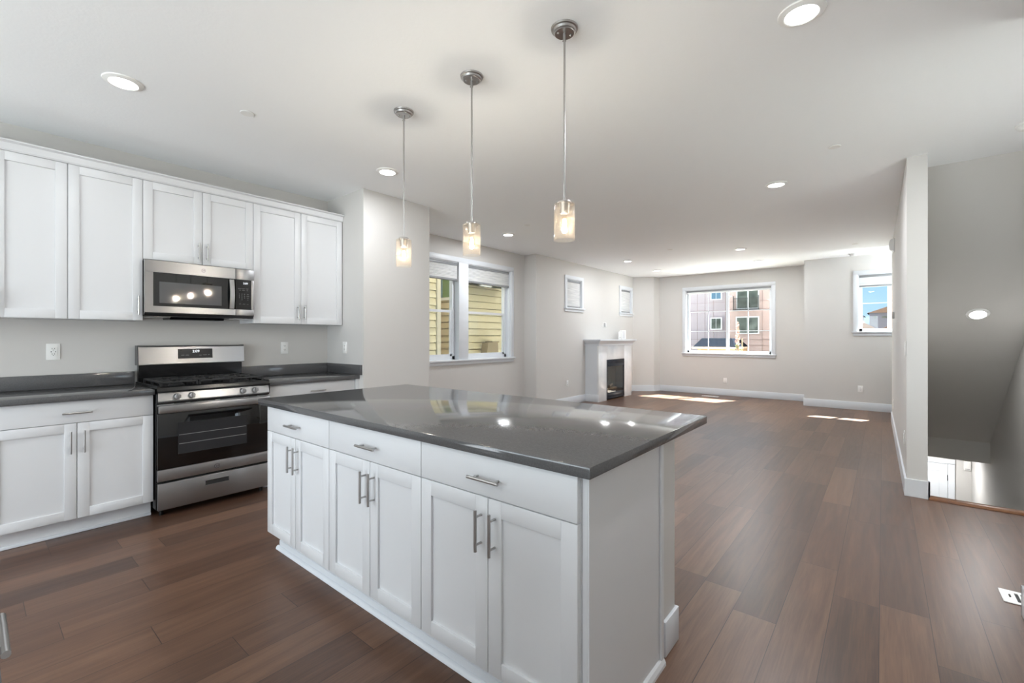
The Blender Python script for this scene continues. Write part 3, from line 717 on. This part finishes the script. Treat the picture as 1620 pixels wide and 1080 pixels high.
# sprinkler covers and detectors
s0 = None
for x, y, t in ((-3.192, 1.162, 'between the wall cabinets and the left pendant'), (-3.556, 4.621, 'above the double window area'), (-2.723, 7.416, 'over the middle of the living area'),
                (-.287, 4.222, 'at right above the open floor'), (-2.789, 10.005, 'just before the wide far window'), (-.334, 8.802, 'near the right wall far back')):
    if s0 is None:
        q = MB(); q.lathe([(0, -.004), (.038, -.004), (.041, -.002), (.041, 0), (0, 0)], (0, 0, 0), 32); s0 = q.obj('sprinkler_cover', 'plastic'); s = s0
    else: s = s0.copy(); COL.objects.link(s)
    s.location = (x, y, H - .003); tag(s, 'flat white sprinkler cover disc ' + t, 'sprinkler cover', 'flat ceiling sprinkler covers')
d0 = None
for x, y, t in ((-.39, 9.82, 'on the far ceiling before the small right window'), (.775, 4.62, 'cut by the right edge, above the stairs')):
    if d0 is None:
        d0 = thing('smoke_detector', '', 'smoke detector', (x, y, H)); q = MB(); q.lathe([(0, -.04), (.045, -.04), (.058, -.030), (.066, -.018)], (0, 0, 0), 32); q.obj('cover', 'plastic', d0)
        q = MB(); q.lathe([(.060, -.020), (.070, -.012), (.072, 0), (0, 0)], (0, 0, 0), 32); q.obj('base', 'plastic', d0); d = d0
    else: d = dup(d0, (x, y, H))
    d.location = (x, y, H); d['label'] = 'round white smoke detector ' + t

# ------------------------------------------------------------------ outlets, switches
def outlet(label, loc, rz, kind='duplex', w=.072, h=.116):
    name = {'duplex': 'wall_outlet', 'usb': 'wall_outlet', 'switch': 'light_switch', 'grey': 'wall_outlet'}[kind]
    r = thing(name, label, 'light switch' if kind == 'switch' else 'wall outlet', loc, rz, 'white wall plates')
    MB().box(-w / 2, w / 2, -.006, -.0005, -h / 2, h / 2, .002).obj('plate', 'plastic', r)
    if kind == 'grey': MB().box(-w * .3, w * .3, -.0075, -.0055, -h * .42, h * .42, .001).obj('socket', 'greyplastic', r)
    elif kind == 'switch': MB().box(-.017, .017, -.0095, -.0055, -.033, .033, .002).obj('rocker', 'plastic', r)
    else:
        MB().box(-.017, .017, -.008, -.0055, -.034, .034, .003).obj('socket', 'plastic', r)
        q = MB()
        for s in (-1, 1):
            for dx in (-.006, .006): q.box(dx - .0012, dx + .0012, -.0087, -.0079, s * .019 - .001, s * .019 + .008)
            q.cyl((0, -.0087, s * .019 - .007), (0, -.0079, s * .019 - .007), .0026, 8)
        if kind == 'usb': q.box(-.0125, -.0085, -.0087, -.0079, -.005, .005); q.box(.0095, .0125, -.0087, -.0079, -.004, .004)
        q.obj('slots', 'slot', r)
    return r
outlet('white outlet with usb ports on the wall left of the range', (XK, .397, 1.18), RX, 'usb')
outlet('white outlet on the wall right of the range', (XK, 2.02, 1.18), RX, 'duplex')
outlet('white outlet on the short return wall beside the column', (-4.255, YR, 1.18), 0, 'duplex')
outlet('white outlet low on the wall left of the fireplace', (XFP, 7.31, .41), RX)
outlet('grey-centred outlet on the wall above the mantel', (XFP, 8.80, 1.56), RX, 'grey', .15, .10)
outlet('white outlet low on the far wall under the wide window', (-2.71, YF, .33), 0)
outlet('white outlet low on the front wall under the small window', (-.31, YN, .375), 0)
def wx(y): return .147 - (y - 4.86) * .0092
outlet('white outlet low on the right wall, near its end', (wx(5.15), 5.15, .42), -RX)
outlet('white outlet low on the right wall, far back', (wx(8.3), 8.3, .35), -RX)
outlet('white light switch on the right wall close to its end', (wx(4.95), 4.95, 1.19), -RX, 'switch')
r = thing('thermostat', 'small grey thermostat on the right wall far back, at eye height', 'thermostat', (wx(7.9), 7.9, 1.58), -RX)
MB().box(-.05, .05, -.004, -.0005, -.05, .05, .002).obj('plate', 'plastic', r); MB().box(-.042, .042, -.026, -.004, -.042, .042, .006).obj('cover', 'greyplastic', r)
r = thing('alarm_sounder', 'rounded white alarm sounder high on the right wall', 'alarm', (wx(7.9), 7.9, 2.52), -RX)
MB().box(-.07, .07, -.02, -.0005, -.085, .085, .006).obj('back_plate', 'plastic', r)
q = MB(); q.prism([(-.02, -.08), (-.045, -.07), (-.058, -.03), (-.058, .03), (-.045, .07), (-.02, .08)], 'X', -.06, .06); q.obj('cover', 'plastic', r, smooth=False)

# ------------------------------------------------------------------ fireplace
r = thing('fireplace', 'white mantel fireplace with marble tile face and black gas firebox', 'fireplace', (-4.36, 7.985, 0), RX)
D = abs(XFP + 4.36) - .001
w = 1.52; fx0, fx1, fz1 = .345, 1.155, .83
m = MB(); m.box(0, .02, .0305, D, 0, 1.135); m.box(w - .02, w, .0305, D, 0, 1.135); m.box(.02, w - .02, .25, D, 0, 1.1); m.obj('side_panel', 'trim', r, smooth=False)
m = MB(); m.box(0, fx0, 0, .03, 0, 1.135, .001); m.box(fx1, w, 0, .03, 0, 1.135, .001); m.box(fx0, fx1, 0, .03, fz1, 1.135, .001); m.obj('tile_face', 'tile', r)
m = MB(); o = .085
P = [(0, 1.118), (-.016, 1.12), (-.018, 1.15), (-.03, 1.17), (-.055, 1.195), (-.07, 1.215), (-o, 1.218), (-o, 1.247)]
# mitred crown: three sides
def crown(bm, P, x0, x1, yb):
    b = bmesh.new(); rows = []
    for e, zz in P: rows.append([b.verts.new((x0 + e, yb, zz)), b.verts.new((x0 + e, e, zz)), b.verts.new((x1 - e, e, zz)), b.verts.new((x1 - e, yb, zz))])
    for i in range(len(rows) - 1):
        for j in range(3): b.faces.new((rows[i][j], rows[i][j + 1], rows[i + 1][j + 1], rows[i + 1][j]))
    b.faces.new(rows[-1]); b.faces.new(rows[0][::-1]); b.faces.new([q[0] for q in rows][::-1]); b.faces.new([q[3] for q in rows]); 
    b.faces.new([rows[0][0], rows[0][3]] + [rows[-1][3], rows[-1][0]]) if False else None
    bm._merge(b)
crown(m, P, 0, w, D); m.obj('mantel_shelf', 'trim', r, smooth=False)
MB().box(-.014, 0, .0, D, 0, .14, .002).obj('plinth', 'trim', r)

m = MB()
for a, b2, c2, d2 in ((fx0, fx0 + .035, .02, fz1), (fx1 - .035, fx1, .02, fz1), (fx0, fx1, .02, .05), (fx0, fx1, .72, .735)): m.box(a, b2, -.004, .03, c2, d2, .001)
m.box(fx0, fx1, .02, .24, .02, .045); m.box(fx0, fx0 + .01, .03, .24, .02, fz1); m.box(fx1 - .01, fx1, .03, .24, .02, fz1); m.box(fx0, fx1, .03, .24, .78, fz1)
fbx = m.obj('firebox', 'firebox', r)
m = MB()
for k in range(4): zz = .742 + k * .022; m.box(fx0 + .004, fx1 - .004, -.003, .012, zz, zz + .014, .001)
m.obj('louver', 'firebox', fbx)
m = MB(); m.box(fx0 + .035, fx1 - .035, .004, .008, .15, .71); m.obj('glass', 'pane', fbx)
MB().box(fx0 + .035, fx1 - .035, .0, .012, .05, .15, .002).obj('lower_panel', 'firebox', fbx); MB().box(fx0 + .035, fx1 - .035, .0, .01, .685, .72, .002).obj('upper_bar', 'firebox', fbx)
MB().box(fx0 + .02, fx1 - .02, .2, .235, .05, .78).obj('firebrick_liner', 'brick', fbx)
m = MB()
for a in ((.45, .10, .19, 1.0, .12, .2), (.5, .15, .22, 1.05, .16, .19), (.6, .08, .26, .9, .17, .28)): m.cyl(a[:3], a[3:], .03, 9)
m.obj('log', 'bark', fbx)
r = thing('remote_dock', 'white upright box standing on the right part of the mantel', 'remote', (-4.50, 9.36, 1.2475), RX)
MB().box(-.09, .1, -.03, .03, 0, .20, .006).obj('case', 'plastic', r); MB().box(-.075, .04, -.032, -.029, .02, .18, .001).obj('face_panel', mat('pale_grey', lin(212, 212, 214), .4), r)
r = thing('remote_control', 'slim white remote standing beside the box on the mantel', 'remote', (-4.50, 9.19, 1.2475), RX)
MB().box(-.03, .03, -.015, .015, 0, .17, .006).obj('case', 'plastic', r); MB().box(-.012, .012, -.017, -.014, .03, .05, .001).obj('button', 'greyplastic', r)
m = MB(); m.tube([(-4.655, 9.62, .40), (-4.60, 9.64, .42), (-4.55, 9.72, .37), (-4.50, 9.80, .33), (-4.53, 9.78, .28), (-4.60, 9.70, .30), (-4.62, 9.66, .33)], .004, 8)
tag(m.obj('cable', 'slot'), 'short loop of dark cable sticking out of the wall right of the fireplace', 'cable')

# ------------------------------------------------------------------ floor registers
def register(label, loc, rz, L=.35, Wd=.14):
    r = thing('floor_register', label, 'floor vent', loc, rz, 'white floor registers')
    m = MB(); bd = .024
    m.box(0, L, 0, bd, .0003, .005, .0015); m.box(0, L, Wd - bd, Wd, .0003, .005, .0015); m.box(0, bd + .02, bd, Wd - bd, .0003, .005); m.box(L - bd, L, bd, Wd - bd, .0003, .005)
    k = 0; x = bd + .02
    while x < L - bd - .01: m.box(x, x + .007, bd, Wd - bd, .001, .0045); x += .021
    m.obj('grille', 'plastic', r); MB().box(bd, L - bd, bd, Wd - bd, .0002, .0009).obj('duct', 'slot', r)
    MB().box(bd + .004, bd + .01, Wd / 2 - .012, Wd / 2 + .012, .005, .010).obj('lever', 'slot', r)
    return r
register('white louvred floor register at the right edge beside the near wall end', (.452, 3.205, 0), 0, .36, .15)
register('white floor register on the sunny floor under the wide far window', (-3.09, 10.30, 0), 0, .34, .12)

# ------------------------------------------------------------------ stair hall: handrail, door, chime
r = thing('handrail', 'brown wooden handrail running down the stairwell wall', 'handrail', (0, 0, 0))
m = MB(); s = .7366
zr = lambda y: .9 - (y - 4.95) * s - .0
m.prism([(5.3, -.62 + (6.9 - 5.3) * s), (5.3, -.57 + (6.9 - 5.3) * s), (8.9, -.57 - 2.0 * s), (8.9, -.62 - 2.0 * s)], 'X', 1.09, 1.13); m.obj('rail', 'stairwood', r, smooth=False)
for yy in (5.6, 7.1, 8.6):
    zc = -.62 + (6.9 - yy) * s
    MB().tube([(1.11, yy, zc + .01), (1.11, yy, zc - .04), (1.1785, yy, zc - .06)], .007, 8).obj('bracket', 'nickel', r)
r = thing('door_1', '', '', (.07, 11.04, -2.98), 0, kind=S)
MB().box(0, .81, -.02, -.001, 0, 2.03, .002).obj('door_panel', 'trim', r)
m = MB()
for a, b2 in ((.10, .37), (.44, .71)):
    for c2, d2 in ((.2, .9), (1.05, 1.9)):
        for e in ((a, a + .012, c2, d2), (b2 - .012, b2, c2, d2), (a, b2, c2, c2 + .012), (a, b2, d2 - .012, d2)): m.box(e[0], e[1], -.026, -.019, e[2], e[3], .002)
m.obj('panel_moulding', 'trim', r)
m = MB(); m.box(-.09, -.004, -.035, 0, 0, 2.045, .002); m.box(.815, .90, -.035, 0, 0, 2.045, .002); m.box(-.09, .90, -.035, 0, 2.035, 2.12, .002); m.obj('casing', 'trim', r)
m = MB()
for zz in (.25, 1.0, 1.74): m.box(.803, .818, -.03, -.019, zz, zz + .1, .002)
m.obj('hinge', 'rubber', r)
r = thing('door_chime', 'small white box on the lower hall wall seen through the stairwell', 'door chime', (1.125, 11.04, -.935), 0)
MB().box(-.045, .045, -.04, -.001, -.075, .075, .006).obj('cover', 'plastic', r); MB().box(-.03, .03, -.043, -.039, -.06, -.05, .001).obj('grille', 'greyplastic', r)

# ------------------------------------------------------------------ outside: neighbouring house with lap siding
def lap(m, X, y0, y1, z0, z1, e=.155):
    k = 0; zz = z0; pts = [(X - .12, z0)]
    while zz < z1: pts += [(X + .022, zz), (X, zz + e - .014), (X - .05, zz + e - .014), (X - .05, zz + e)]; zz += e
    pts += [(X - .12, zz)]
    m.prism(pts, 'Y', y0, y1)
r = thing('neighbor_house', 'neighbouring house with cream lap siding outside the double window', 'house', (-7.2, 6.0, -3.06))
def lo_(m): bmesh.ops.translate(m.bm, vec=(7.2, -6.0, 3.06), verts=m.bm.verts); return m
m = MB(); lap(m, -7.2, 2.5, 6.225, -3.0, 5.6); lo_(m).obj('siding', 'siding', r, smooth=False)
m = MB(); lap(m, -7.2, 7.05, 14, -3.0, 5.6); lo_(m).obj('siding', 'siding', r, smooth=False)
m = MB(); m.box(-9.5, -8.5, 2.5, 14, -3, 5.6); m.box(-8.5, -7.33, 6.1, 6.2, -3, 5.6)
k = 0; zz = -3.0; pts = []
while zz < 5.6: pts += [(7.08, zz), (7.10, zz + .141), (7.14, zz + .141), (7.14, zz + .155)]; zz += .155
m.prism(pts + [(7.2, zz), (7.2, -3.0)], 'X', -8.6, -7.25); lo_(m).obj('bay_wall', mat('shaded_siding', lin(178, 168, 148), .7), r, smooth=False)  # same siding as the front, its shade put into the darker colour
m = MB(); lap(m, -5.22, 11.1, 12.6, -3.0, 9.0); m.box(-7.4, -5.3, 11.1, 12.6, -3, 9); lo_(m).obj('sun_block_wing', 'siding', r, smooth=False)  # unseen wing added to keep the sun off the siding
m = MB(); m.box(-7.3, -7.165, 6.245, 6.34, -3, 5.6); m.box(-7.3, -7.165, 7.0, 7.06, -3, 5.6); lo_(m).obj('corner_board', 'sidingtrim', r, smooth=False)
m = MB(); m.box(-8.45, -7.40, 7.03, 7.085, 2.15, 3.6); wf = lo_(m).obj('window', 'trim', r, smooth=False)
m = MB(); m.box(-7.87, -7.46, 7.015, 7.03, 2.21, 3.52); lo_(m).obj('pane', mat('green_reflection_glass', lin(92, 112, 84), .15), wf); m = MB(); m.box(-8.30, -7.89, 7.015, 7.03, 2.21, 3.52); lo_(m).obj('pane', 'blueglass', wf)  # pane colours carry the green and blue reflections in the glass
m = MB(); m.prism([(-7.18, 2.50), (-6.86, 2.42), (-6.86, 2.50), (-7.18, 2.66)], 'Y', 6.9, 8.15); lo_(m).obj('awning', mat('grey_awning', lin(42, 45, 44), .6), r, smooth=False)
m = MB(); m.prism([(7.5, .6), (7.62, 1.17), (7.95, 1.17), (7.98, .6)], 'X', -7.18, -6.98); m.box(-7.18, -6.95, 7.72, 7.95, 1.17, 1.2); lo_(m).obj('fixture_and_shadow', mat('fixture_shadow_tone', lin(150, 138, 118), .5, .3), r, smooth=False)  # tapered block takes the place of a shadow, bright fixture on top

# apartment building across the street (Y = 52)
r = thing('apartment_building', 'pale pinkish three-storey apartment building seen through the wide far window', 'building', (-10, 52, -3.06))
def at2(m): bmesh.ops.translate(m.bm, vec=(10, -52, 3.06), verts=m.bm.verts); return m
sc = 2.0; zx = lambda v: 1.28 + (v - 1.28) * sc
m = MB(); m.box(-12.83, -4, 52, 60, -3.06, 9.6); at2(m).obj('wall', 'stucco', r, smooth=False)
m = MB(); m.box(-24, -12.85, 52.6, 60, -3.06, 9.6); at2(m).obj('wall', 'stucco2', r, smooth=False)
m = MB()
for zz in (zx(2.78), zx(3.2), zx(1.66), zx(.9), zx(1.2)): m.box(-24, -4, 51.94 if True else 0, 51.99, zz - .015, zz + .015)
for xx in (-16.0, -15.2, -14.3, -13.1, -9.56, -8.2, -7.0): m.box(xx - .015, xx + .015, 51.94, 51.99, -3, 9.5)
# joints on the recessed wing sit on its own plane
at2(m).obj('panel_joint', 'joint', r, smooth=False)
def bwin(x0, x1, z0, z1, y, glass='extglass', cols=2, rows=1):
    m = MB(); t = .09
    m.box(x0 - t, x1 + t, y - .05, y, z0 - t, z1 + t); fr = at2(m).obj('window', 'trim', r, smooth=False)
    for c in range(cols):
        for q in range(rows):
            a = x0 + (x1 - x0) * c / cols; b2 = x0 + (x1 - x0) * (c + 1) / cols; cz0 = z0 + (z1 - z0) * q / rows; cz1 = z0 + (z1 - z0) * (q + 1) / rows
            m = MB(); m.box(a + .03, b2 - .03, y - .08, y - .05, cz0 + .03, cz1 - .03); at2(m).obj('pane', glass, fr, smooth=False)
bwin(-14.52, -13.51, zx(3.382), zx(3.90), 51.93, 'blueglass'); bwin(-14.52, -13.51, zx(1.766), zx(2.341), 51.93)
bwin(-11.92, -9.92, zx(2.83), zx(3.95), 51.93); bwin(-11.96, -9.92, zx(1.53), zx(2.352), 51.93)
m = MB(); bz = zx(2.775)
m.box(-12.2, -9.8, 51.4, 51.9, bz - .12, bz); m.box(-12.2, -9.8, 51.4, 51.44, bz + 1.1, bz + 1.16)
for k in range(25): xx = -12.18 + k * .098; m.box(xx - .012, xx + .012, 51.41, 51.43, bz, bz + 1.1)
for xx in (-12.2, -9.84): m.box(xx, xx + .07, 51.38, 51.45, bz - .1, bz + 1.4)
at2(m).obj('balcony', 'slot', r, smooth=False)
# porch building with slate roof
r = thing('porch', 'low porch with dark slate hip roof and tan walls across the street', 'porch', (-12.5, 42, -3.06))
k = 42 / 17; X = lambda v: v * k; Z = lambda v: 1.28 + (v - 1.28) * k
m = MB(); b = bmesh.new()
A = [b.verts.new(v) for v in ((X(-5.40), 42, Z(.95)), (X(-3.96), 42, Z(.95)), (X(-3.96), 47, Z(.95)), (X(-5.40), 47, Z(.95)))]
Bv = [b.verts.new(v) for v in ((X(-5.26), 43.5, Z(1.265)), (X(-4.22), 43.5, Z(1.265)), (X(-4.22), 46, Z(1.265)), (X(-5.26), 46, Z(1.265)))]
b.faces.new(A[::-1]); b.faces.new(Bv)
for i in range(4): b.faces.new((A[i], A[(i + 1) % 4], Bv[(i + 1) % 4], Bv[i]))
m._merge(b); bmesh.ops.translate(m.bm, vec=(12.5, -42, 3.06), verts=m.bm.verts); m.obj('roof', 'roofdark', r, smooth=False)
m = MB(); m.box(X(-5.42), X(-3.95), 41.9, 47, Z(.88), Z(.95)); bmesh.ops.translate(m.bm, vec=(12.5, -42, 3.06), verts=m.bm.verts); m.obj('fascia', mat('peach_fascia', lin(190, 165, 145), .7), r, smooth=False)
m = MB(); m.box(X(-5.3), X(-4.0), 42.6, 46.8, -3.06, Z(.88)); bmesh.ops.translate(m.bm, vec=(12.5, -42, 3.06), verts=m.bm.verts); m.obj('wall', 'tanwall', r, smooth=False)
# slender tree at Y = 30
r = thing('young_tree', 'slender pale young tree standing before the apartment building', 'tree', (-6.85, 30, -3.06))
m = MB(); m.cyl((0, 0, 0), (.05, 0, 5.0), .05, 8, .02); m.cyl((.28, 0, 0), (.24, 0, 4.3), .035, 8); m.obj('trunk', 'bark', r)
for nm, mt, n_, zr_, rad in (('foliage', 'leaf', 150, (2.6, 4.0), .30), ('blossom', 'blossom', 260, (3.2, 5.35), .17)):
    m = MB(); b = bmesh.new()
    for i in range(n_):
        zz = random.uniform(*zr_); a = random.uniform(0, 2 * PI); rr = rad * random.random() * (1 - .5 * (zz - zr_[0]) / (zr_[1] - zr_[0]))
        cx, cy = -.02 + rr * math.cos(a), rr * math.sin(a); s = .06
        d1 = Vector((random.uniform(-1, 1), random.uniform(-1, 1), random.uniform(-1, 1))).normalized() * s; d2 = d1.orthogonal().normalized() * s * .6
        c = Vector((cx, cy, zz)); vs = [b.verts.new(c + d1), b.verts.new(c + d2), b.verts.new(c - d1), b.verts.new(c - d2)]; b.faces.new(vs)
    m._merge(b); m.obj(nm, mt, r, smooth=False)
# houses beyond the small right window
def house(label, loc, w, d, h, roofh, wallm, roofm, wins=(), hip=True):
    r = thing('house', label, 'house', loc)
    MB().box(0, w, 0, d, 0, h).obj('wall', wallm, r, smooth=False)
    m = MB(); b = bmesh.new(); o = .4
    A = [b.verts.new(v) for v in ((-o, -o, h), (w + o, -o, h), (w + o, d + o, h), (-o, d + o, h))]
    B2 = [b.verts.new(v) for v in ((w * .4, d / 2, h + roofh), (w * .75, d / 2, h + roofh))]
    b.faces.new(A[::-1]); b.faces.new((A[0], A[1], B2[1], B2[0])); b.faces.new((A[2], A[3], B2[0], B2[1])); b.faces.new((A[1], A[2], B2[1])); b.faces.new((A[3], A[0], B2[0]))
    m._merge(b); m.obj('roof', roofm, r, smooth=False)
    for x0, x1, z0, z1 in wins: MB().box(x0, x1, -.06, -.01, z0, z1).obj('window', 'extglass', r, smooth=False)
    return r
house('tall grey house with brown hip roof, farthest off in the small right window', (-2.2, 120, -3.06), 8.0, 8, 9.5, 1.6, 'greywall', 'rooftan', ((.7, 1.1, 8.4, 8.9), (2.0, 2.9, 8.4, 8.8)))
house('low tan house with brown roof, right of centre in the small right window', (-.5, 72, -3.06), 6.0, 7, 5.1, 1.5, 'tanwall', 'rooftan', ((.5, 1.1, 3.6, 4.4),))
house('pale house with brown roof at lower left of the small right window', (-4.6, 80, -3.06), 3.5, 6, 5.6, .9, 'stucco', 'rooftan', ((1.6, 2.1, 4.0, 4.7), (2.4, 2.8, 4.0, 4.7)))
house('distant dark grey house at the left edge of the small right window', (-7.5, 130, -3.06), 4.0, 6, 9.2, .9, 'greywall', 'roofdark', ((2.6, 3.2, 8.3, 8.8),))
house('brown multi-storey building side at the right edge of the small window', (.32, 34, -3.06), 6.0, 8, 9.5, 1.2, mat('mauve_brown', lin(160, 132, 124), .8), 'roofdark', ((.25, .6, 4.6, 5.6),))
bpy.context.view_layer.update()
